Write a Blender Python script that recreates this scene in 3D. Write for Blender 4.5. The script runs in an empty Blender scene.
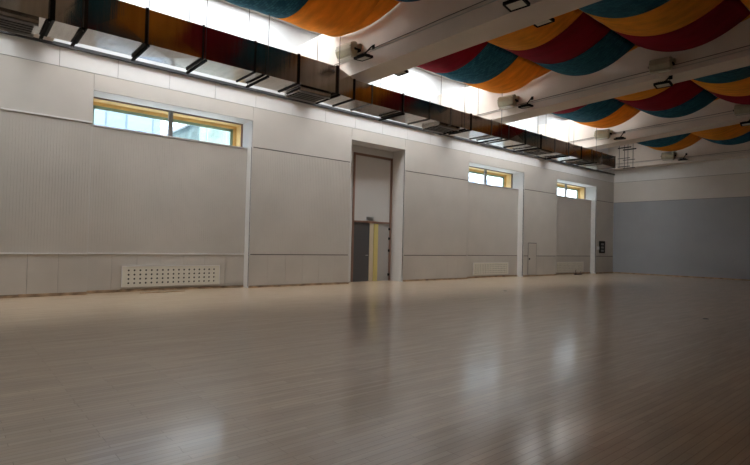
import bpy, math, random
from mathutils import Vector, Matrix
random.seed(4)
S = bpy.context.scene
COL = S.collection
FAR = 33.12          # y of the far wall
BAYS = [(2.87, 7.47), (18.4, 22.9), (26.15, 30.8)]
DOOR = (11.52, 14.3)
RB, RW = 0.35, 0.75  # depth of the wall bays, depth of the window and door plane
ZD, ZM, ZU, ZT = 1.08, 4.56, 5.86, 6.36
SOF = 5.42
CEIL = 8.95
ROOMX = 22.0
BACK = -5.0
BEAMS = [(1.0, 1.9, 6.42, 0.0), (8.88, 9.72, 6.42, 0.0), (16.3, 17.2, 6.42, 0.035), (24.2, 25.1, 6.40, 0.055), (32.4, 33.1, 6.68, 0.0)]

# ------------------------------------------------------------------ helpers
class MB:
    def __init__(s): s.v = []; s.f = []; s.sm = []
    def add(s, vs, fs, smooth=False):
        n = len(s.v); s.v += [tuple(v) for v in vs]
        for f in fs: s.f.append(tuple(i + n for i in f)); s.sm.append(smooth)
    def box(s, x0, x1, y0, y1, z0, z1):
        s.add([(x0,y0,z0),(x1,y0,z0),(x1,y1,z0),(x0,y1,z0),(x0,y0,z1),(x1,y0,z1),(x1,y1,z1),(x0,y1,z1)],
              [(0,3,2,1),(4,5,6,7),(0,1,5,4),(1,2,6,5),(2,3,7,6),(3,0,4,7)]); return s
    def obox(s, c, sx, sy, sz, rot):
        m = rot.to_3x3() if hasattr(rot, 'to_3x3') else rot
        vs = []
        for dz in (-.5,.5):
            for dx, dy in ((-.5,-.5),(.5,-.5),(.5,.5),(-.5,.5)):
                vs.append(Vector(c) + m @ Vector((dx*sx, dy*sy, dz*sz)))
        s.add(vs, [(0,3,2,1),(4,5,6,7),(0,1,5,4),(1,2,6,5),(2,3,7,6),(3,0,4,7)]); return s
    def quad(s, a, b, c, d): s.add([a,b,c,d], [(0,1,2,3)]); return s
    def tube(s, pts, r, n=8, caps=True):
        pts = [Vector(p) for p in pts]; rs = r if isinstance(r, (list, tuple)) else [r]*len(pts)
        vs = []
        for i, p in enumerate(pts):
            d = (pts[min(i+1, len(pts)-1)] - pts[max(i-1, 0)]).normalized()
            a = d.orthogonal().normalized() if i == 0 else (a - d*a.dot(d)).normalized()
            b = d.cross(a)
            for k in range(n):
                t = 2*math.pi*k/n; vs.append(p + (a*math.cos(t) + b*math.sin(t))*rs[i])
        fs = []
        for i in range(len(pts)-1):
            for k in range(n):
                fs.append((i*n+k, i*n+(k+1)%n, (i+1)*n+(k+1)%n, (i+1)*n+k))
        s.add(vs, fs, True)
        if caps:
            s.add(vs[:n], [tuple(range(n))[::-1]]); s.add(vs[-n:], [tuple(range(n))])
        return s
    def build(s, name, mat, parent=None, bevel=0, kind=None):
        me = bpy.data.meshes.new(name); me.from_pydata(s.v, [], s.f)
        me.polygons.foreach_set('use_smooth', s.sm); me.update()
        o = bpy.data.objects.new(name, me); COL.objects.link(o)
        if mat: me.materials.append(mat)
        if parent: o.parent = parent
        if bevel:
            b = o.modifiers.new('bevel', 'BEVEL'); b.width = bevel; b.segments = 2; b.limit_method = 'ANGLE'
        if kind: o['kind'] = kind
        return o

def empty(name, loc=(0,0,0), kind=None):
    o = bpy.data.objects.new(name, None); COL.objects.link(o); o.location = loc
    o.empty_display_size = .1
    if kind: o['kind'] = kind
    return o
def tag(o, label, cat, group=None):
    o['label'] = label; o['category'] = cat
    if group: o['group'] = group
    return o
def copy_tree(o, parent=None):
    c = o.copy(); COL.objects.link(c); c.parent = parent
    for ch in o.children: copy_tree(ch, c)
    return c

# ------------------------------------------------------------------ materials
def mat(name, col, rough=.5, metal=0., spec=.5, bump=0., bscale=40., var=0., vscale=3., coat=0., coat_r=.1, stretch=(1,1,1), emit=None, trans=0.):
    m = bpy.data.materials.new(name); m.use_nodes = True
    nt = m.node_tree; b = nt.nodes['Principled BSDF']
    b.inputs['Base Color'].default_value = (*col, 1); b.inputs['Roughness'].default_value = rough
    b.inputs['Metallic'].default_value = metal; b.inputs['Specular IOR Level'].default_value = spec
    b.inputs['Coat Weight'].default_value = coat; b.inputs['Coat Roughness'].default_value = coat_r
    if emit:
        b.inputs['Emission Color'].default_value = (*emit[0], 1); b.inputs['Emission Strength'].default_value = emit[1]
    tc = nt.nodes.new('ShaderNodeTexCoord'); mp = nt.nodes.new('ShaderNodeMapping')
    mp.inputs['Scale'].default_value = stretch; nt.links.new(tc.outputs['Object'], mp.inputs['Vector'])
    if var:
        n = nt.nodes.new('ShaderNodeTexNoise'); n.inputs['Scale'].default_value = vscale; n.inputs['Detail'].default_value = 5
        nt.links.new(mp.outputs[0], n.inputs['Vector'])
        r = nt.nodes.new('ShaderNodeMapRange'); r.inputs['From Min'].default_value = .3; r.inputs['From Max'].default_value = .7
        r.inputs['To Min'].default_value = 1-var; r.inputs['To Max'].default_value = 1+var
        nt.links.new(n.outputs['Fac'], r.inputs['Value'])
        mx = nt.nodes.new('ShaderNodeVectorMath'); mx.operation = 'SCALE'; mx.inputs[0].default_value = col
        nt.links.new(r.outputs[0], mx.inputs['Scale']); nt.links.new(mx.outputs[0], b.inputs['Base Color'])
    if bump:
        n2 = nt.nodes.new('ShaderNodeTexNoise'); n2.inputs['Scale'].default_value = bscale; n2.inputs['Detail'].default_value = 4
        nt.links.new(mp.outputs[0], n2.inputs['Vector'])
        bp = nt.nodes.new('ShaderNodeBump'); bp.inputs['Strength'].default_value = bump; bp.inputs['Distance'].default_value = .02
        nt.links.new(n2.outputs['Fac'], bp.inputs['Height']); nt.links.new(bp.outputs[0], b.inputs['Normal'])
    if trans:
        out = nt.nodes['Material Output']; t = nt.nodes.new('ShaderNodeBsdfTranslucent')
        t.inputs['Color'].default_value = (*col, 1); ms = nt.nodes.new('ShaderNodeMixShader'); ms.inputs[0].default_value = trans
        nt.links.new(b.outputs[0], ms.inputs[1]); nt.links.new(t.outputs[0], ms.inputs[2]); nt.links.new(ms.outputs[0], out.inputs[0])
    return m

M = {}
M['panel'] = mat('wall_panel_beige', (.61,.58,.535), .55, var=.03, vscale=1.2, spec=.3)
M['slat'] = mat('slatted_panel_beige', (.61,.575,.525), .6, var=.05, vscale=.8, spec=.3)
M['backing'] = mat('slat_backing_shade', (.34,.315,.28), .8)  # toned dark to deepen the shade between the slats
M['dado'] = mat('dado_panel_beige', (.57,.535,.485), .5, var=.05, vscale=1.0, spec=.3)
M['band'] = mat('top_band_white', (.75,.75,.74), .5, var=.02, spec=.3)
M['reveal'] = mat('reveal_white', (.68,.67,.65), .5, var=.02, spec=.3)
M['trim'] = mat('trim_strip_pale', (.82,.81,.79), .4)
M['seam'] = mat('joint_dark', (.12,.11,.10), .8)
M['white'] = mat('plaster_white', (.84,.84,.84), .7, var=.02, vscale=2)
M['upper'] = mat('upper_wall_pale', (.60,.62,.635), .7, var=.02)
M['hall'] = mat('hall_wall_dull', (.36,.33,.29), .7)
M['beam'] = mat('beam_beige', (.68,.61,.54), .7, var=.05, vscale=1.5)
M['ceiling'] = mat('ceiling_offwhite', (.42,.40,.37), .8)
M['ledge'] = mat('ledge_dark_grey', (.035,.037,.042), .5)
M['farblue'] = mat('far_wall_blue_grey', (.33,.345,.365), .6, var=.04, vscale=.8, spec=.3)
M['base'] = mat('skirting_brown_raw', (.36,.25,.16), .8, var=.55, vscale=3.2, bump=.4)
M['basegap'] = mat('skirting_gap_dark', (.06,.04,.03), .9)
M['brown'] = mat('frame_brown', (.25,.145,.105), .5)
M['orange_wood'] = mat('window_lining_orange_wood', (.88,.62,.27), .5, var=.1, vscale=4)
M['greenframe'] = mat('window_frame_pale_green', (.35,.50,.42), .5)
M['mullion'] = mat('mullion_grey', (.30,.29,.28), .5)
M['duct'] = mat('duct_galvanised_steel', (.50,.46,.42), .17, metal=1., var=.12, vscale=1.4, bump=.10, bscale=2.2, stretch=(1,6,.5))
M['flange'] = mat('duct_flange_dark', (.03,.027,.025), .7, spec=.2)
M['flange_pale'] = mat('duct_flange_steel', (.22,.21,.20), .35, metal=.8)
M['black'] = mat('black_painted_steel', (.010,.010,.010), .8, spec=.1)
M['rod'] = mat('threaded_rod_grey', (.10,.10,.10), .5, metal=.4)
M['dark'] = mat('dark_void', (.012,.012,.012), .9)
M['grille'] = mat('grille_board_cream', (.76,.73,.63), .6, var=.03)
M['grille_hole'] = mat('grille_cavity_dark', (.03,.028,.025), .9)
M['lampbody'] = mat('floodlight_housing_beige', (.42,.40,.28), .45, var=.08, vscale=6)
M['lens'] = mat('floodlight_lens_glass', (.62,.60,.52), .15, spec=.8)
M['cable'] = mat('cable_brown', (.07,.06,.05), .6)
M['cablepale'] = mat('cable_pale', (.45,.43,.40), .6)
M['doorshade'] = mat('doorway_shade_grey', (.085,.085,.09), .5)
M['doorpale'] = mat('door_leaf_pale_grey', (.42,.41,.40), .5)
M['doorpanel'] = mat('door_overpanel_offwhite', (.62,.61,.59), .5)
M['cream'] = mat('cream_wood', (.66,.57,.42), .5)
M['yellow'] = mat('yellow_wood', (.70,.60,.22), .5)
M['steel'] = mat('brushed_steel', (.5,.5,.5), .35, metal=1.)

def cloth(name, col, dark):
    m = mat(name, col, .85, var=.22, vscale=2.2, bump=.9, bscale=4, stretch=(.7,2.2,1), trans=.25, spec=.15)
    return m
CL = {'crimson': cloth('cloth_crimson', (.27,.006,.022), 0), 'teal': cloth('cloth_teal', (.020,.125,.18), 0), 'orange': cloth('cloth_orange', (.86,.36,.04), 0)}
# teal cloth carries paler woven checks
nt = CL['teal'].node_tree
b = nt.nodes['Principled BSDF']
tc = nt.nodes.new('ShaderNodeTexCoord'); br = nt.nodes.new('ShaderNodeTexBrick'); br.inputs['Scale'].default_value = 3.5
br.inputs['Color1'].default_value = (.010,.09,.165,1); br.inputs['Color2'].default_value = (.055,.23,.31,1); br.inputs['Mortar'].default_value = (.015,.09,.13,1)
br.inputs['Mortar Size'].default_value = .03
nt.links.new(tc.outputs['Object'], br.inputs['Vector']); nt.links.new(br.outputs['Color'], b.inputs['Base Color'])

# floor: maple strip boards running along the hall
def floor_mat():
    m = bpy.data.materials.new('maple_strip_floor'); m.use_nodes = True; nt = m.node_tree; b = nt.nodes['Principled BSDF']
    N = nt.nodes.new; L = nt.links.new
    tc = N('ShaderNodeTexCoord'); mp = N('ShaderNodeMapping'); mp.inputs['Rotation'].default_value = (0,0,math.pi/2)
    L(tc.outputs['Object'], mp.inputs['Vector'])
    br = N('ShaderNodeTexBrick'); br.offset = .41; br.offset_frequency = 3; br.squash = .7; br.squash_frequency = 5
    br.inputs['Scale'].default_value = 1; br.inputs['Brick Width'].default_value = .95; br.inputs['Row Height'].default_value = .065
    br.inputs['Mortar Size'].default_value = .0022; br.inputs['Mortar Smooth'].default_value = .3; br.inputs['Bias'].default_value = 0
    br.inputs['Color1'].default_value = (.42,.305,.20,1); br.inputs['Color2'].default_value = (.50,.375,.26,1); br.inputs['Mortar'].default_value = (.20,.13,.08,1)
    L(mp.outputs[0], br.inputs['Vector'])
    n = N('ShaderNodeTexNoise'); mp2 = N('ShaderNodeMapping'); mp2.inputs['Scale'].default_value = (9,.7,1); n.inputs['Scale'].default_value = 1.5; n.inputs['Detail'].default_value = 5
    L(tc.outputs['Object'], mp2.inputs['Vector']); L(mp2.outputs[0], n.inputs['Vector'])
    r = N('ShaderNodeMapRange'); r.inputs['From Min'].default_value = .3; r.inputs['From Max'].default_value = .7; r.inputs['To Min'].default_value = .86; r.inputs['To Max'].default_value = 1.12
    L(n.outputs['Fac'], r.inputs['Value'])
    mx = N('ShaderNodeVectorMath'); mx.operation = 'SCALE'; L(br.outputs['Color'], mx.inputs[0]); L(r.outputs[0], mx.inputs['Scale'])
    L(mx.outputs[0], b.inputs['Base Color'])
    b.inputs['Roughness'].default_value = .33; b.inputs['Specular IOR Level'].default_value = .5
    b.inputs['Coat Weight'].default_value = .85; b.inputs['Coat Roughness'].default_value = .155; b.inputs['Coat IOR'].default_value = 1.6
    # boards are very slightly cupped, which draws highlights into streaks
    n3 = N('ShaderNodeTexNoise'); n3.inputs['Scale'].default_value = 1.0; mp3 = N('ShaderNodeMapping'); mp3.inputs['Scale'].default_value = (11,.9,1)
    L(tc.outputs['Object'], mp3.inputs['Vector']); L(mp3.outputs[0], n3.inputs['Vector'])
    bp = N('ShaderNodeBump'); bp.inputs['Strength'].default_value = .12; bp.inputs['Distance'].default_value = .01
    L(n3.outputs['Fac'], bp.inputs['Height'])
    bp2 = N('ShaderNodeBump'); bp2.inputs['Strength'].default_value = .25; bp2.inputs['Distance'].default_value = .002; bp2.invert = True
    L(br.outputs['Fac'], bp2.inputs['Height']); L(bp.outputs[0], bp2.inputs['Normal'])
    L(bp2.outputs[0], b.inputs['Normal']); L(bp2.outputs[0], b.inputs['Coat Normal'])
    return m
M['floor'] = floor_mat()

def glass_mat():
    m = bpy.data.materials.new('window_glass'); m.use_nodes = True; nt = m.node_tree
    nt.nodes.remove(nt.nodes['Principled BSDF']); out = nt.nodes['Material Output']
    t = nt.nodes.new('ShaderNodeBsdfTransparent'); t.inputs['Color'].default_value = (.93,.97,1,1)
    g = nt.nodes.new('ShaderNodeBsdfGlossy'); g.inputs['Roughness'].default_value = .02
    mx = nt.nodes.new('ShaderNodeMixShader'); mx.inputs[0].default_value = .06
    nt.links.new(t.outputs[0], mx.inputs[1]); nt.links.new(g.outputs[0], mx.inputs[2]); nt.links.new(mx.outputs[0], out.inputs[0])
    return m
M['glass'] = glass_mat()
SKYL = 18.0
M['skylight'] = mat('skylight_opal_glazing', (.8,.8,.8), .5, emit=((.95,.98,1.0), SKYL))

# ------------------------------------------------------------------ floor, ceiling, plain walls
MB().box(-.8, ROOMX+.2, BACK-.2, FAR+.2, -.15, 0).build('floor', M['floor'], kind='structure')
# ceiling with a glazed strip along the window wall in the nearer bays
SK = [(BACK+.3, .8), (2.1, 8.3), (9.85, 15.75), (17.3, 23.6), (25.2, 28.0)]  # the last strip is added to brighten the far end
SX0, SX1 = .35, 2.35
c = MB(); c.box(SX1, ROOMX+.2, BACK-.2, FAR+.2, CEIL, CEIL+.2); c.box(-.3, SX0, BACK-.2, FAR+.2, CEIL, CEIL+.2)
ys = [BACK-.2] + [y for s in SK for y in s] + [FAR+.2]
for i in range(0, len(ys), 2): c.box(SX0, SX1, ys[i], ys[i+1], CEIL, CEIL+.2)
c.build('ceiling', M['ceiling'], kind='structure')
for i, (a, b_) in enumerate(SK):
    w = empty('window_%d' % (i+4), (0, (a+b_)/2, CEIL), 'structure')
    g = MB().box(SX0, SX1, a, b_, CEIL+.12, CEIL+.14).build('glazing', M['skylight'], w); g.location = -w.location
    f = MB(); n = 5
    for k in range(n+1):
        y = a + (b_-a)*k/n; y = min(max(y, a+.03), b_-.03); f.box(SX0, SX1, y-.025, y+.025, CEIL+.04, CEIL+.12)
    o = f.build('glazing_bars', M['white'], w); o.location = -w.location
MB().box(ROOMX, ROOMX+.2, BACK-.2, FAR+.2, 0, CEIL).build('wall_right', M['hall'], kind='structure')
MB().box(-.3, ROOMX+.2, BACK-.2, BACK, 0, CEIL).build('wall_back', M['hall'], kind='structure')

# far wall
fw = empty('wall_far', (0, FAR, 0), 'structure')
def P(mb, name, m, par, **k):
    o = mb.build(name, m, par, **k); o.location = -par.location; return o
P(MB().box(-.3, ROOMX+.2, FAR+.1, FAR+.2, 0, CEIL), 'plaster_panel', M['white'], fw)
P(MB().box(0, ROOMX, FAR, FAR+.1, .07, ZM-.012), 'lower_panel', M['farblue'], fw)
P(MB().box(0, ROOMX, FAR+.02, FAR+.1, ZM-.012, ZM+.012).box(0, ROOMX, FAR+.02, FAR+.1, ZU-.01, ZU+.01), 'joint', M['seam'], fw)
P(MB().box(0, ROOMX, FAR, FAR+.1, ZM+.012, ZU-.01), 'middle_panel', M['panel'], fw)
P(MB().box(0, ROOMX, FAR, FAR+.1, ZU+.01, 6.68), 'upper_band', M['reveal'], fw)
P(MB().box(0, ROOMX, FAR-.025, FAR+.1, 0, .07), 'skirting', M['base'], fw)

# ------------------------------------------------------------------ window wall
wl = empty('wall_left', (0, 14, 0), 'structure')
flush = []; prev = BACK
for a, b_ in sorted(BAYS + [DOOR]): flush.append((prev, a)); prev = b_
flush.append((prev, FAR))
pan, sl, bk, dd, sm, tr, bs, rv, up, sf = (MB() for _ in range(10))
def slats(mb, back, y0, y1, x, z0, z1):
    per, w, d = .066, .049, .009
    n = max(1, int(round((y1-y0)/per))); per = (y1-y0)/n; w = per*.82
    vs = []
    prof = [(y0, x-d)]
    for i in range(n):
        a = y0 + i*per + (per-w)/2; b_ = a + w
        prof += [(a, x-d), (a, x), (b_, x), (b_, x-d)]
    prof.append((y1, x-d))
    for y, xx in prof: vs += [(xx, y, z0), (xx, y, z1)]
    mb.add(vs, [(2*i, 2*i+2, 2*i+3, 2*i+1) for i in range(len(prof)-1)])
    back.box(x-.06, x-d-.002, y0, y1, z0, z1)
def zone(a, b_, x, top):
    # dado boards with shadow joints, slatted panel, trim strips, skirting
    n = max(1, int(round((b_-a)/.66))); w = (b_-a)/n
    for i in range(n): dd.box(x-.05, x, a+i*w+.0025, a+(i+1)*w-.0025, .07, ZD-.02)
    sm.box(x-.06, x-.012, a, b_, .05, top)
    if a < 7.4: tr.box(x-.05, x+.014, a+.01, b_-.01, ZD-.02, ZD+.018)
    slats(sl, bk, a+.004, b_-.004, x, ZD+(.02 if a < 7.4 else .012), top-.02)
    if a < 7.4 or x < 0: tr.box(x-.05, x+.016, a+.01, b_-.01, top-.03, top+.01)
    # skirting in rough lengths
    y = a
    while y < b_-.02:
        e = min(b_, y + random.uniform(.8, 2.2)); hgt = random.uniform(.055, .08); o_ = random.uniform(.018,.034)
        bs.box(x-.05, x+o_, y+.004, e-.004, 0, hgt); y = e
for a, b_ in flush:
    zone(a, b_, 0, ZM)
    # plain boards above
    n = max(1, int(round((b_-a)/2.3))); w = (b_-a)/n
    pan.box(-.05, 0, a+.004, b_-.004, ZM+.012, ZU-.008)
    sm.box(-.06, -.012, a, b_, ZM, ZU)
for a, b_ in BAYS:
    zone(a+.002, b_-.002, -RB, ZM)
    pan.box(-.05, 0, a+.004, b_-.004, SOF, ZU-.008)
    sf.box(-RW-.0, -.05, a, b_, SOF, SOF+.06)               # soffit, painted whiter than the reveals to stand in for window light
    rv.box(-RW-.36, -RB-.0, a+.002, b_-.002, ZM-.05, ZM+.001)                  # ledge under the window
    rv.box(-RW-.02, -.001, b_, b_+.04, 0, SOF+.06); rv.box(-RW-.02, -.001, a-.04, a, 0, SOF+.06)
a, b_ = DOOR
pan.box(-.05, 0, a+.004, b_-.004, SOF, ZU-.008)
rv.box(-RW-.02, -.05, a, b_, SOF, SOF+.06)
rv.box(-RW-.02, -.001, b_, b_+.04, 0, SOF+.06); rv.box(-RW-.02, -.001, a-.04, a, 0, SOF+.06)
rv.box(-RW-.1, -RW, a, 12.2, 0, SOF); rv.box(-RW-.1, -RW, 12.2, b_, 5.14, SOF)
sm.box(-.06, -.012, BACK, FAR, ZU-.01, ZT)
y = 2.07 - 1.37*6
while y < FAR:
    y2 = min(y+1.37, FAR); up.box(-.05, .003, max(y, BACK)+.004, y2-.004, ZU+.004, ZT); y = y2
P(pan, 'plain_panel', M['panel'], wl); P(sl, 'slatted_panel', M['slat'], wl); P(bk, 'slat_backing', M['backing'], wl)
P(dd, 'dado_board', M['dado'], wl); P(sm, 'joint_backing', M['seam'], wl); P(tr, 'trim_strip', M['trim'], wl)
P(rv, 'bay_reveal', M['reveal'], wl); P(up, 'top_band', M['band'], wl); P(sf, 'window_soffit', M['white'], wl)
P(bs, 'skirting', M['base'], wl)
P(MB().box(-.05, .07, BACK, FAR, ZT, ZT+.02).box(.05, .07, BACK, FAR, ZT+.02, ZT+.085), 'ledge_channel', M['ledge'], wl)
# solid masonry behind the panels, with the bays left open
ms = MB(); ms.box(-.3, -.05, BACK-.2, FAR+.2, ZT, CEIL)
for a, b_ in flush: ms.box(-.8, -.06, a+(.04 if a > 0 else 0), b_-(.04 if b_ < 33 else 0), 0, ZT)
for a, b_ in BAYS: ms.box(-1.2, -RB-.06, a, b_, -.1, ZM-.05); ms.box(-.5, -.06, a, b_, SOF+.06, ZT)
ms.box(-.7, -.06, DOOR[0], DOOR[1], SOF+.06, ZT)
P(ms, 'upper_masonry', M['upper'], wl)

# windows in the three bays
for i, (a, b_) in enumerate(BAYS):
    w = empty('window_%d' % (i+1), (-RW, (a+b_)/2, ZM), 'structure')
    mid = a + (b_-a)*.488
    f = MB(); t = .035
    f.box(-RW-.03, -RW+.03, a, b_, SOF-t, SOF); f.box(-RW-.03, -RW+.03, b_-t, b_, ZM, SOF); f.box(-RW-.03, -RW+.03, a, a+t, ZM, SOF)
    P(f, 'inner_frame', M['brown'], w)
    P(MB().box(-RW-.04, -RW+.05, mid-.06, mid+.06, ZM, SOF+.0), 'mullion', M['mullion'], w)
    # orange timber lining
    f = MB(); X1 = -RW-.36
    f.box(X1, -RW-.03, a, b_, SOF-.045, SOF-.005); f.box(X1, -RW-.03, b_-.05, b_-.005, ZM, SOF-.045); f.box(X1, -RW-.03, a+.005, a+.05, ZM, SOF-.045)
    f.box(X1, -RW-.03, a, b_, ZM-.04, ZM)
    f.box(X1-.03, X1, a, b_, SOF-.14, SOF-.0); f.box(X1-.03, X1, b_-.16, b_, ZM, SOF-.1); f.box(X1-.03, X1, a, a+.16, ZM, SOF-.1)
    P(f, 'timber_lining', M['orange_wood'], w)
    f = MB(); X2 = X1-.03
    f.box(X2-.06, X2, a+.1, b_-.1, SOF-.23, SOF-.12); f.box(X2-.06, X2, b_-.25, b_-.14, ZM, SOF-.14); f.box(X2-.06, X2, a+.14, a+.25, ZM, SOF-.14)
    f.box(X2-.06, X2, a+.1, b_-.1, ZM-.05, ZM+.04)
    P(f, 'outer_frame', M['greenframe'], w)
    P(MB().box(X2-.036, X2-.03, a+.2, b_-.2, ZM, SOF-.2), 'pane', M['glass'], w)

# door bay
d = empty('door_1', (-RW, 13.2, 0), 'structure')
a, b_ = 12.2, 14.28; fr = MB()
X = -RW
fr.box(X-.08, X+.03, a, a+.09, 0, 5.13); fr.box(X-.08, X+.03, b_-.09, b_, 0, 5.13); fr.box(X-.08, X+.03, a, b_, 5.04, 5.13)
fr.box(X-.08, X+.02, a+.09, b_-.09, 2.36, 2.43)
P(fr, 'door_frame', M['brown'], d)
P(MB().box(X-.05, X-.01, a+.09, b_-.09, 2.43, 5.04), 'overpanel', M['doorpanel'], d)
lf = P(MB().box(X-.06, X-.02, a+.09, 13.12, 0, 2.36), 'door_leaf', M['doorshade'], d)  # dark leaf stands in for the shade inside the open doorway
hd = MB().tube([(X-.02,13.03,1.05),(X+.03,13.03,1.05),(X+.03,12.9,1.05)], .012).build('door_handle', M['steel'], lf)
P(MB().box(X-.08, X+.01, 13.12, 13.32, 0, 2.36), 'centre_post', M['cream'], d)
P(MB().box(X-.06, X+.04, 13.33, 13.54, 0, 2.34), 'yellow_board', M['yellow'], d)
lf = P(MB().box(X-.06, X-.015, 13.55, b_-.09, 0, 2.36), 'door_leaf', M['doorpale'], d)
for z in (.25, 1.25, 1.75, 2.15):
    MB().box(X-.015, X+.04, b_-.13, b_-.075, z-.05, z+.05).build('hinge', M['black'], lf)
lb = MB().box(X-.01, X+.03, 12.95, 13.3, 2.47, 2.6)
P(lb, 'closer_box', M['steel'], d)
# unseen backing behind the door bay, thickened to stop a light leak
P(MB().box(-1.0, -.835, 11.3, 14.6, -.1, 5.6), 'bay_backing', M['white'], d)

# ------------------------------------------------------------------ heating grilles in the bays
def grille(name, y0, y1, z0, z1, nc, nr, label):
    x = -RB + .012; e = empty(name, (x, (y0+y1)/2, z0)); tag(e, label, 'wall grille', 'perforated grilles along the window wall')
    m = MB(); mx, mz = .09, .05
    cw = (y1-y0-2*mx)/nc; ch = (z1-z0-2*mz)/nr; r = .029
    F = x + .022
    for i in range(nc):
        for j in range(nr):
            cy = y0+mx+(i+.5)*cw; cz = z0+mz+(j+.5)*ch
            out = []; inn = []; inb = []
            for k in range(8):
                t = math.pi/4*k; cx_, sz_ = math.cos(t), math.sin(t); q = max(abs(cx_), abs(sz_))
                out.append((F, cy+cx_/q*cw/2, cz+sz_/q*ch/2)); inn.append((F, cy+cx_*r, cz+sz_*r)); inb.append((F-.018, cy+cx_*r, cz+sz_*r))
            m.add(out+inn+inb, [(k, (k+1)%8, 8+(k+1)%8, 8+k) for k in range(8)] + [(8+k, 8+(k+1)%8, 16+(k+1)%8, 16+k) for k in range(8)])
    m.box(F-.02, F, y0, y0+mx, z0, z1); m.box(F-.02, F, y1-mx, y1, z0, z1)
    m.box(F-.02, F, y0+mx, y1-mx, z0, z0+mz); m.box(F-.02, F, y0+mx, y1-mx, z1-mz, z1)
    P(m, 'perforated_board', M['grille'], e)
    P(MB().box(x, x+.003, y0+.02, y1-.02, z0+.02, z1-.02), 'cavity_backing', M['grille_hole'], e)
    P(MB().box(x, F+.006, y0-.02, y0, z0-.0, z1+.02).box(x, F+.006, y1, y1+.02, z0, z1+.02).box(x, F+.006, y0, y1, z1, z1+.02), 'edge_trim', M['trim'], e)
grille('wall_grille', 3.80, 6.62, .13, .71, 17, 4, 'cream perforated grille board below the long window nearest the camera')
grille('wall_grille', 19.25, 22.05, .13, .71, 20, 5, 'cream perforated grille board below the middle of the three windows')
grille('wall_grille', 26.75, 29.85, .13, .71, 20, 5, 'cream perforated grille board below the farthest window')

# access door and electrical panel
y0, y1 = 23.33, 24.12
e = empty('access_panel', (0.008, y0+.4, .08)); tag(e, 'narrow beige access panel in the wall between the middle and farthest windows', 'access panel')
P(MB().box(.008, .022, y0+.02, y1-.02, .1, 1.74), 'leaf', M['dado'], e)
P(MB().box(.008, .013, y0-.01, y1+.01, .09, 1.77), 'shadow_gap', M['seam'], e)
P(MB().tube([(.02, y0+.1, .92), (.05, y0+.1, .92)], [.045,.05], 12), 'pull', M['black'], e)
y0, y1, z0, z1 = 31.02, 31.9, 1.27, 2.03
e = empty('electrical_panel', (.008, (y0+y1)/2, z0)); tag(e, 'small dark electrical panel on the wall beside the far corner', 'electrical panel')
P(MB().box(.008, .05, y0+.14, y1, z0, z1), 'housing', M['flange'], e, bevel=.006)
m = MB()
for k in range(3): m.box(.05, .062, y0+.34, y1-.2, z0+.1+k*.2, z0+.22+k*.2)
P(m, 'breaker_row', M['mullion'], e)
P(MB().box(.008, .04, y0-.12, y0+.14, z0+.22, z0+.42), 'switch_plate', M['white'], e, bevel=.004)

# ------------------------------------------------------------------ beams
BN = ['nearest', 'first', 'second', 'third', 'farthest']
for i, (a, b_, z, s) in enumerate(BEAMS):
    m = MB(); z1 = CEIL if i in (0, 4) else 8.12
    ze = z + s*ROOMX
    m.add([(-.05,a,z),(ROOMX,a,ze),(ROOMX,b_,ze),(-.05,b_,z),(-.05,a,z1),(ROOMX,a,z1),(ROOMX,b_,z1),(-.05,b_,z1)],
          [(0,3,2,1),(4,5,6,7),(0,1,5,4),(1,2,6,5),(2,3,7,6),(3,0,4,7)])
    o = m.build('trim_%d' % (i+1), M['beam'], kind='structure')
# slab of the roof deck over the beams, away from the glazed strip
# ------------------------------------------------------------------ cables along the beams
names = ['nearest visible beam', 'second visible beam', 'third visible beam', 'farthest beam by the end wall']
for i in (1, 2, 3, 4):
    a, _, z, s = BEAMS[i]; o_ = [0, .50, .36, .50, .28][i]; dz = o_ 
    def zz(x): return z + s*x*.75 + dz
    m = MB(); pts = []
    x = .3
    while x < ROOMX-.2:
        pts.append((x, a-.018, zz(x) + random.uniform(-.012, .012))); x += 1.1
    m.tube(pts, .010, 6)
    o = m.build('power_cable', M['cable']); tag(o, 'thin dark cable pinned along the face of the %s' % names[i-1], 'cable', 'cables along the beams')
    pts2 = [(p[0], p[1]+.002, p[2]-.075 + .03*math.sin(p[0]*.5)) for p in pts]
    o2 = MB().tube(pts2, .013, 6).build('pale_conductor', M['cablepale'], o)

# ------------------------------------------------------------------ floodlights
def beige_flood():
    e = empty('floodlight')
    R = Matrix.Rotation(math.radians(28), 3, 'X')
    # housing: a deep rounded trough body, mouth facing down and out
    prof = [(0,-.16),(.10,-.19),(.20,-.13),(.26,0),(.24,.12),(.16,.2),(.04,.22)]
    m = MB(); vs = []
    for x_ in (-.30,-.27,.27,.30):
        k = .88 if abs(x_) > .28 else 1
        for (y_, z_) in prof: vs.append(Vector((x_, -y_*k-.12, z_*k)))
    n = len(prof); fs = []
    for j in range(3):
        for q in range(n): fs.append((j*n+q, j*n+(q+1)%n, (j+1)*n+(q+1)%n, (j+1)*n+q))
    fs += [tuple(range(n))[::-1], tuple(range(3*n, 4*n))]
    m.add([v for v in vs], fs); m.build('housing', M['lampbody'], e, bevel=.012)
    m = MB(); m.box(-.25, .25, -.33, -.14, -.215, -.185); m.build('lens', M['lens'], e)
    m = MB(); m.box(-.335,-.31,-.26,-.02,-.02,.03); m.box(.31,.335,-.26,-.02,-.02,.03); m.box(-.335,.335,-.04,-.0,-.02,.03); m.build('bracket', M['black'], e)
    MB().box(.12,.36,-.12,-.0,.05,.17).build('ballast_box', M['lampbody'], e, bevel=.01)
    for x_ in (-.26, .26): MB().tube([(x_,-.36,.04),(x_,-.32,.15)], .018, 6).build('latch', M['black'], e)
    return e
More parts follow.
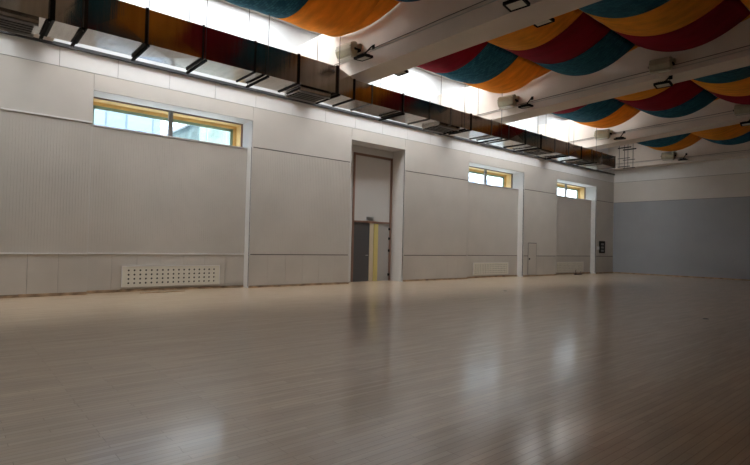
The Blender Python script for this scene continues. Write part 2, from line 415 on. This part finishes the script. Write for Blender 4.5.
def led_flood():
    e = empty('led_floodlight')
    R = Matrix.Rotation(math.radians(6), 3, 'X')
    c_ = Vector((0,-.30,-.10))
    m = MB()
    for dx, dy, sx, sy in ((0,.15,.46,.05),(0,-.15,.46,.05),(-.21,0,.05,.3),(.21,0,.05,.3)):
        m.obox(c_ + R @ Vector((dx,dy,-.0)), sx, sy, .07, R)
    m.build('frame', M['black'], e, bevel=.006)
    MB().obox(c_ + R @ Vector((0,0,-.01)), .38, .26, .03, R).build('lens', M['lens'], e)
    m = MB()
    for k in range(7): m.obox(c_ + R @ Vector((-.15+.05*k,0,.05)), .012, .24, .06, R)
    m.obox(c_ + R @ Vector((0,0,.022)), .40, .28, .02, R)
    m.build('heat_sink', M['flange'], e)
    m = MB(); m.tube([(.12,0,.27),(.12,-.10,.25),(.05,-.28,.02),(-.02,-.3,-.05)], .022, 8); m.box(.07,.17,-.03,0,.2,.33); m.build('bracket_arm', M['black'], e)
    return e
bf, lfp = beige_flood(), led_flood()
used = [False, False]
def place(proto, idx, loc, label, rz=0, sc=1.0, group=None):
    o = proto if not used[idx] else copy_tree(proto); used[idx] = True; o.rotation_euler.x = 0
    o.location = loc; o.rotation_euler.z = rz; o.scale = (sc, sc, sc); tag(o, label, 'floodlight', group); return o
FB = 'beige floodlights on the beams'; FL = 'black framed lamps under the beams'
bw = ['nearest visible beam', 'second visible beam', 'third visible beam', 'beam at the end wall']
spots = {1: [(3.40, 7.02, 4.22, 6.72), (9.0, 7.06, 9.12, 6.42)], 2: [(3.65, 7.02, 4.5, 6.76), (9.05, 7.03, 9.15, 6.44)],
         3: [(3.55, 7.05, 4.4, 6.8), (9.2, 7.2, 9.35, 6.62)], 4: [(3.55, 7.08, 4.35, 6.86), (8.9, 7.1, 9.6, 6.85)]}
wh = ['near the window wall', 'away from window wall']
for i in (1, 2, 3, 4):
    a = BEAMS[i][0]
    for k, (x1, z1, x2, z2) in enumerate(spots[i]):
        place(bf, 0, (x1, a-.001, z1), 'beige boxy floodlight on the %s, %s' % (bw[i-1], wh[k]), .12, 1.12 if k == 0 else 1.0, FB)
        o = place(lfp, 1, (x2, a-.001, z2), 'small black framed lamp hung on the %s, %s' % (bw[i-1], wh[k]), .1, .95, FL)
        if k == 1: o.rotation_euler.x = -.22
for i, x, k in ((1, 4.2, 0), (1, 8.85, 1)):
    b_ = BEAMS[i][1]
    place(lfp, 1, (x, b_+.001, 6.68), 'small lamp behind the nearest visible beam, %s' % wh[k], math.pi, .95, 'lamps behind the nearest visible beam')

# ------------------------------------------------------------------ cloth swags
def ribbon(col, xa, xb, ya, yb, zj, sag, label, seed):
    rnd = random.Random(seed); nx, ny = 26, 10; m = MB(); vs = []
    ph = rnd.uniform(0, 6); am = rnd.uniform(.008, .02)
    for i in range(nx+1):
        t = i/nx; x = xa + (xb-xa)*t; q = 4*t*(1-t)
        for j in range(ny+1):
            s = j/ny; y = ya + (yb-ya)*s
            e_ = math.sin(math.pi*s)
            z = zj - sag*q - .04*q*e_ + e_*(am*math.sin(s*11+ph)*(.4+.6*q) + .006*math.sin(t*17+s*5+ph))
            vs.append((x, y, z))
    fs = [(i*(ny+1)+j, (i+1)*(ny+1)+j, (i+1)*(ny+1)+j+1, i*(ny+1)+j+1) for i in range(nx) for j in range(ny)]
    m.add(vs, fs, True); o = m.build('cloth_swag', CL[col])
    so = o.modifiers.new('thick', 'SOLIDIFY'); so.thickness = .008
    hm = MB(); e1 = [vs[i*(ny+1)] for i in range(nx+1)]; e2 = [vs[i*(ny+1)+ny] for i in range(nx+1)]
    hm.tube([(p[0], p[1]+.012, p[2]) for p in e1], .009, 5); hm.build('hem', CLH[col], o)
    MB().tube([(p[0], p[1]-.012, p[2]) for p in e2], .009, 5).build('hem', CLH[col], o)
    tag(o, label, 'ceiling drape', 'coloured cloth swags under the ceiling')
    return o
CLH_ = None
CLH = {'crimson': mat('hem_crimson', (.10,.006,.015), .9), 'teal': mat('hem_teal', (.012,.05,.07), .9), 'orange': mat('hem_orange', (.45,.15,.025), .9)}
bayinfo = [('nearest', 1.9, 8.88, 3), ('second', 9.72, 16.3, 4), ('third', 17.2, 24.2, 4), ('farthest', 25.1, 32.4, 4)]
ordn = ['first', 'second', 'third', 'fourth']; rown = ['farthest', 'second farthest', 'second nearest', 'nearest']
seq = ['orange', 'teal', 'crimson']
X0, PITCH, ZJ = 2.47, 2.95, 7.84
for bi, (bn, ya, yb, nk) in enumerate(bayinfo):
    for k in range(nk+1):
        o = MB().tube([(X0+PITCH*k, ya-.01, ZJ+.008), (X0+PITCH*k, yb+.01, ZJ+.008)], .009, 6).build('hanging_wire', M['rod'])
        tag(o, 'taut wire holding the cloth in the %s ceiling bay, %s wire from window wall' % (bn, ['first','second','third','fourth','fifth'][k]), 'wire', 'wires that carry the ceiling cloth')
for bi, (bn, ya, yb, nk) in enumerate(bayinfo):
    wd = [[1.72]*4, [1.62]*4, [1.62,2.15,1.9,1.9], [1.7,2.3,2.0,2.0]][bi]
    for k in range(nk):
        far = yb - ([.62, .45, .4, .5][bi] if k == 0 else [.5, .28, .28, .35][bi])
        if k in (1, 2) or (k == 0 and bi < 2):
            ribbon('orange', X0+PITCH*k+.01, X0+PITCH*(k+1)-.01, far+.02, yb-.05, ZJ, .22,
                   'narrow orange cloth strip against the beam, %s ceiling bay, %s swag from window wall' % (bn, ordn[k]), bi*100+k*10+7)
        for i in range(4):
            y1 = far - sum(wd[:i]); y0 = max(ya+.05, y1 - wd[i] + .004)
            if y1 - y0 < .3: continue
            c_ = seq[(k+i) % 3]
            if bi == 3 and k == 1 and c_ == 'crimson': c_ = 'orange'
            ribbon(c_, X0+PITCH*k+.01, X0+PITCH*(k+1)-.01, y0, y1, ZJ, .55,
                   '%s cloth in the %s ceiling bay, %s swag from window wall, %s strip' % (c_, bn, ordn[k], rown[i]), bi*100+k*10+i)

# ------------------------------------------------------------------ air duct
DX0, DX1 = 2.38, 3.40
dc = empty('air_duct', (2.9, 12, 5.74)); tag(dc, 'long galvanised rectangular air duct hung under the beams along window wall', 'air duct')
secs = [(-4.6, 1.45, 5.74, 6.36), (1.45, 2.02, 5.74, 6.38)]
ed = [2.02, 3.2, 4.46, 5.79, 7.06, 8.34]
for q in range(5): secs.append((ed[q], ed[q+1], 5.76, 6.53))
ed2 = [8.95, 9.64, 10.93, 12.15, 13.2, 14.3, 15.5, 16.6, 17.75, 18.9, 20.0, 21.15, 22.3, 23.3, 24.3, 25.72]
taper = (8.34, 8.95)
def sheet(mb, y0, z0, z1, y1, z0b, z1b, x0=DX0, x1=DX1):
    # a duct length with a shallow cross-break on each face
    for (p0, p1, p2, p3, nrm) in (
        ((x1,y0,z0),(x1,y1,z0b),(x1,y1,z1b),(x1,y0,z1),(1,0,0)), ((x0,y1,z0b),(x0,y0,z0),(x0,y0,z1),(x0,y1,z1b),(-1,0,0)),
        ((x0,y0,z0),(x0,y1,z0b),(x1,y1,z0b),(x1,y0,z0),(0,0,-1)), ((x0,y0,z1),(x1,y0,z1),(x1,y1,z1b),(x0,y1,z1b),(0,0,1))):
        c_ = (Vector(p0)+Vector(p1)+Vector(p2)+Vector(p3))/4 + Vector(nrm)*random.uniform(-.006,.012)
        mb.add([p0,p1,p2,p3,c_], [(0,1,4),(1,2,4),(2,3,4),(3,0,4)])
def flange(mb, y, z0, z1, t=.022, g=.022):
    mb.box(DX1-.01, DX1+g, y-t, y+t, z0-g, z1+g); mb.box(DX0-g, DX0+.01, y-t, y+t, z0-g, z1+g)
    mb.box(DX0, DX1, y-t, y+t, z0-g, z0+.01); mb.box(DX0, DX1, y-t, y+t, z1-.01, z1+g)
for (y0, y1, z0, z1) in secs:
    m = MB(); sheet(m, y0, z0, z1, y1, z0, z1); P(m, 'duct_section', M['duct'], dc)
m = MB(); sheet(m, taper[0], 5.76, 6.53, taper[1], 5.72, 6.29); P(m, 'duct_reducer', M['duct'], dc)
for q in range(len(ed2)-1):
    m = MB(); t0 = q/15*.06; sheet(m, ed2[q], 5.72-t0, 6.29-t0, ed2[q+1], 5.72-t0, 6.29-t0); P(m, 'duct_section', M['duct'], dc)
P(MB().box(DX0, DX1, 25.70, 25.73, 5.66, 6.23), 'end_cap', M['flange'], dc)
for y in [-1.5, 0.2]:
    m = MB(); flange(m, y, 5.74, 6.36); P(m, 'flange', M['flange'], dc)
for y, tt in zip([1.45, 2.02]+ed[1:], [.05,.045,.03,.02,.02,.035,.04]):
    m = MB(); flange(m, y, 5.76, 6.38 if y < 1.9 else 6.53, tt); P(m, 'flange', M['flange'], dc)
for q, y in enumerate(ed2):
    t0 = q/15*.06; dk = q in (0,2,5,8,9,12); m = MB(); flange(m, y, 5.72-t0, 6.29-t0, .03 if dk else .018); P(m, 'flange', M['flange'] if dk else M['flange_pale'], dc)
def supply(y0, y1):
    m = MB(); z = 5.74
    m.box(2.45, 3.3, y0, y1, z-.10, z-.0)
    g = P(m, 'outlet_collar', M['duct'], dc)
    g2 = MB(); g2.box(2.52, 3.22, y0+.06, y1-.06, z-.106, z-.098); o = g2.build('outlet_opening', M['dark'], g)
    g3 = MB()
    for k in range(5): g3.box(2.58+.14*k, 2.60+.14*k, y0+.06, y1-.06, z-.125, z-.106)
    g3.box(2.48, 2.53, y0, y1, z-.13, z-.1); g3.box(3.22, 3.27, y0, y1, z-.13, z-.1)
    g3.build('outlet_louvre', M['mullion'], g)
for a, b_ in ((0.15, 1.25), (7.2, 8.2), (12.75, 13.8), (19.1, 19.95), (22.6, 23.2)): supply(a, b_)

# trapeze hangers
hy = [1.40, 1.98, 3.22, 4.50, 6.12, 8.36, 10.90, 13.86, 16.05, 18.55, 21.05, 23.6]
hw = ['at the near end grille', 'just past the near end grille', 'beside the left half of the near window', 'below the middle of the near window bay', 'before the second outlet',
      'where the duct narrows', 'behind the nearest visible beam', 'after the third outlet', 'before the second visible beam', 'past the second visible beam', 'before the third visible beam', 'close to the far end']
for y, w in zip(hy, hw):
    thick = .03
    zt = 5.72 if y > 8.9 else 5.745
    if y > 8.9: zt -= .04
    big = y in (1.98, 4.50, 8.36, 3.22, 6.12)
    e = empty('duct_hanger', (2.9, y, zt)); tag(e, 'black trapeze hanger holding the air duct, %s' % w, 'pipe hanger', 'trapeze hangers of the air duct')
    P(MB().box(DX0-.10, DX1+.10, y-thick, y+thick, zt-.065, zt-.022), 'crossbar', M['black'], e)
    for x_ in (DX0-.06, DX1+.06):
        inb = any(a-.02 < y < b_+.02 for a, b_, *_ in BEAMS)
        P(MB().tube([(x_, y, zt-.09), (x_, y, 6.42 if inb else CEIL)], .010, 6), 'rod', M['rod'], e)
for n_, y in enumerate((26.15, 26.75)):
    e = empty('duct_hanger', (3.6, y, 5.75)); tag(e, ['empty hanger frame just beyond the end of the air duct', 'empty hanger frame farther from the end of the air duct'][n_], 'pipe hanger', 'empty hangers beyond the duct end')
    P(MB().box(3.35, 3.95, y-.02, y+.02, 5.72, 5.76), 'crossbar', M['rod'], e); P(MB().box(3.35, 3.95, y-.015, y+.015, 6.15, 6.18), 'crossbar', M['rod'], e)
    P(MB().box(3.35, 4.0, y-.03, y+.03, 6.68, 6.73), 'top_channel', M['black'], e)
    for x_ in (3.42, 3.85):
        P(MB().tube([(x_, y, 5.7), (x_, y, CEIL)], .013, 6), 'rod', M['rod'], e)

# ------------------------------------------------------------------ small things on the floor
for (x, y, l) in ((4.7, 14.7, 'small dark round floor plate out in front of the door'), (11.2, 13.03, 'small dark round floor plate at the right of the hall')):
    e = empty('floor_plate', (x, y, 0)); tag(e, l, 'floor plate', 'round floor plates')
    MB().tube([(0,0,0),(0,0,.006)], .075, 20).build('rim', M['mullion'], e)
    MB().tube([(0,0,.006),(0,0,.009)], .055, 20).build('cover', M['black'], e)
o = MB().obox((.22, 4.75, .012), .05, 1.25, .02, Matrix.Rotation(.05, 3, 'Z')).build('timber_batten', M['base'])
tag(o, 'short thin wooden batten lying on floor below the near grille', 'batten')
e = empty('hand_tool', (.12, 28.4, 0)); e.scale = (.8, .7, .75); tag(e, 'small dark metal tool with upright handle at the foot of the farthest grille', 'tool')
MB().box(-.05, .10, -.55, .45, 0, .07).build('base_plate', M['black'], e, bevel=.01)
MB().tube([(0,-.35,.06),(0,-.42,.30),(0,-.36,.36)], .02, 8).build('handle', M['black'], e)
MB().tube([(0,.38,.06),(.0,.44,.24)], .03, 8).build('stub', M['mullion'], e)

# ------------------------------------------------------------------ outdoors, seen through the windows
MB().box(-80, -1.3, -40, 110, -.4, -.2).build('ground', mat('yard_ground', (.60,.59,.56), .9), kind='structure')
fa = mat('facade_pale_blue', (.16,.22,.33), .6, var=.03); fl_ = mat('facade_lines', (.09,.13,.21), .6); fg = mat('facade_glass', (.17,.235,.345), .5)
net = mat('scaffold_netting_green', (.19,.26,.23), .8, var=.35, vscale=1.1, bump=.5, bscale=1.5); fw_ = mat('facade_white', (.80,.82,.84), .7, var=.04)
def building(name, x0, x1, y0, y1, h, m, lines, label, step=(1.55, 1.5)):
    e = empty(name, ((x0+x1)/2, (y0+y1)/2, -.2)); tag(e, label, 'building', 'buildings outside the windows')
    P(MB().box(x0, x1, y0, y1, -.2, h), 'wall', m, e)
    P(MB().box(x0-.2, x1+.2, y0-.2, y1+.2, h, h+.3), 'roof', fw_, e)
    nb = 0
    y = y0+.5; zs = []
    z = 1.2
    while z < h-1.4: zs.append(z); z += step[1]*2
    while y < y1-1.6 and nb < 90:
        for z in zs:
            w = P(MB().box(x1, x1+.04, y, y+step[0]*.9, z, z+step[1]*1.25), 'window', lines, e)
            MB().box(x1+.04, x1+.05, y+.08, y+step[0]*.9-.08, z+.1, z+step[1]*1.25-.1).build('pane', fg if m is not net else net, w); nb += 1
        y += step[0]*1.5
    return e
building('apartment_building', -26, -14, -12, 8.9, 12, fa, fl_, 'pale blue building with window grid seen through left pane of near window')
building('netted_building', -30, -18, 12.6, 27, 9.4, net, mat('netting_frame', (.25,.40,.36), .8), 'green netted building seen through right pane of near window')
building('office_building', -34, -20, 33, 62, 13, mat('facade_white_blue', (.62,.70,.78), .6), mat('facade_frames', (.40,.48,.56), .6), 'pale bluish building seen through the two farther windows')
building('low_building', -60, -48, 64, 90, 12, fw_, fl_, 'distant white building beyond the bluish one')

w = bpy.data.worlds.new('sky'); S.world = w; w.use_nodes = True
bg = w.node_tree.nodes['Background']; bg.inputs[0].default_value = (.90,.95,1.0,1); bg.inputs[1].default_value = 10
sun = bpy.data.lights.new('sun', 'SUN'); sun.energy = 8; sun.angle = .2; sun.color = (1,.97,.92)
so = bpy.data.objects.new('sun', sun); COL.objects.link(so); so.rotation_euler = (Vector((-.75,.35,-.65))).to_track_quat('-Z','Y').to_euler()

# ------------------------------------------------------------------ camera
cam = bpy.data.cameras.new('camera'); co = bpy.data.objects.new('camera', cam); COL.objects.link(co)
r = Vector((.64752763, .76168511, .02331879)); u = Vector((.00262598, -.03283054, .99945748)); f = Vector((-.76203745, .6471151, .02325885))
co.matrix_world = Matrix(((r.x,u.x,-f.x,15.034),(r.y,u.y,-f.y,0),(r.z,u.z,-f.z,1.5),(0,0,0,1)))
cam.sensor_width = 36; cam.lens = 24.2577; cam.clip_start = .05; cam.clip_end = 300
S.camera = co
S.view_settings.view_transform = 'Standard'; S.view_settings.look = 'None'; S.view_settings.gamma = 1
S.view_settings.use_curve_mapping = False; S.view_settings.exposure = -0.55
S.cycles.use_denoising = True; S.cycles.max_bounces = 10; S.cycles.diffuse_bounces = 6; S.cycles.glossy_bounces = 4; S.cycles.transparent_max_bounces = 8
S.cycles.sample_clamp_indirect = 6
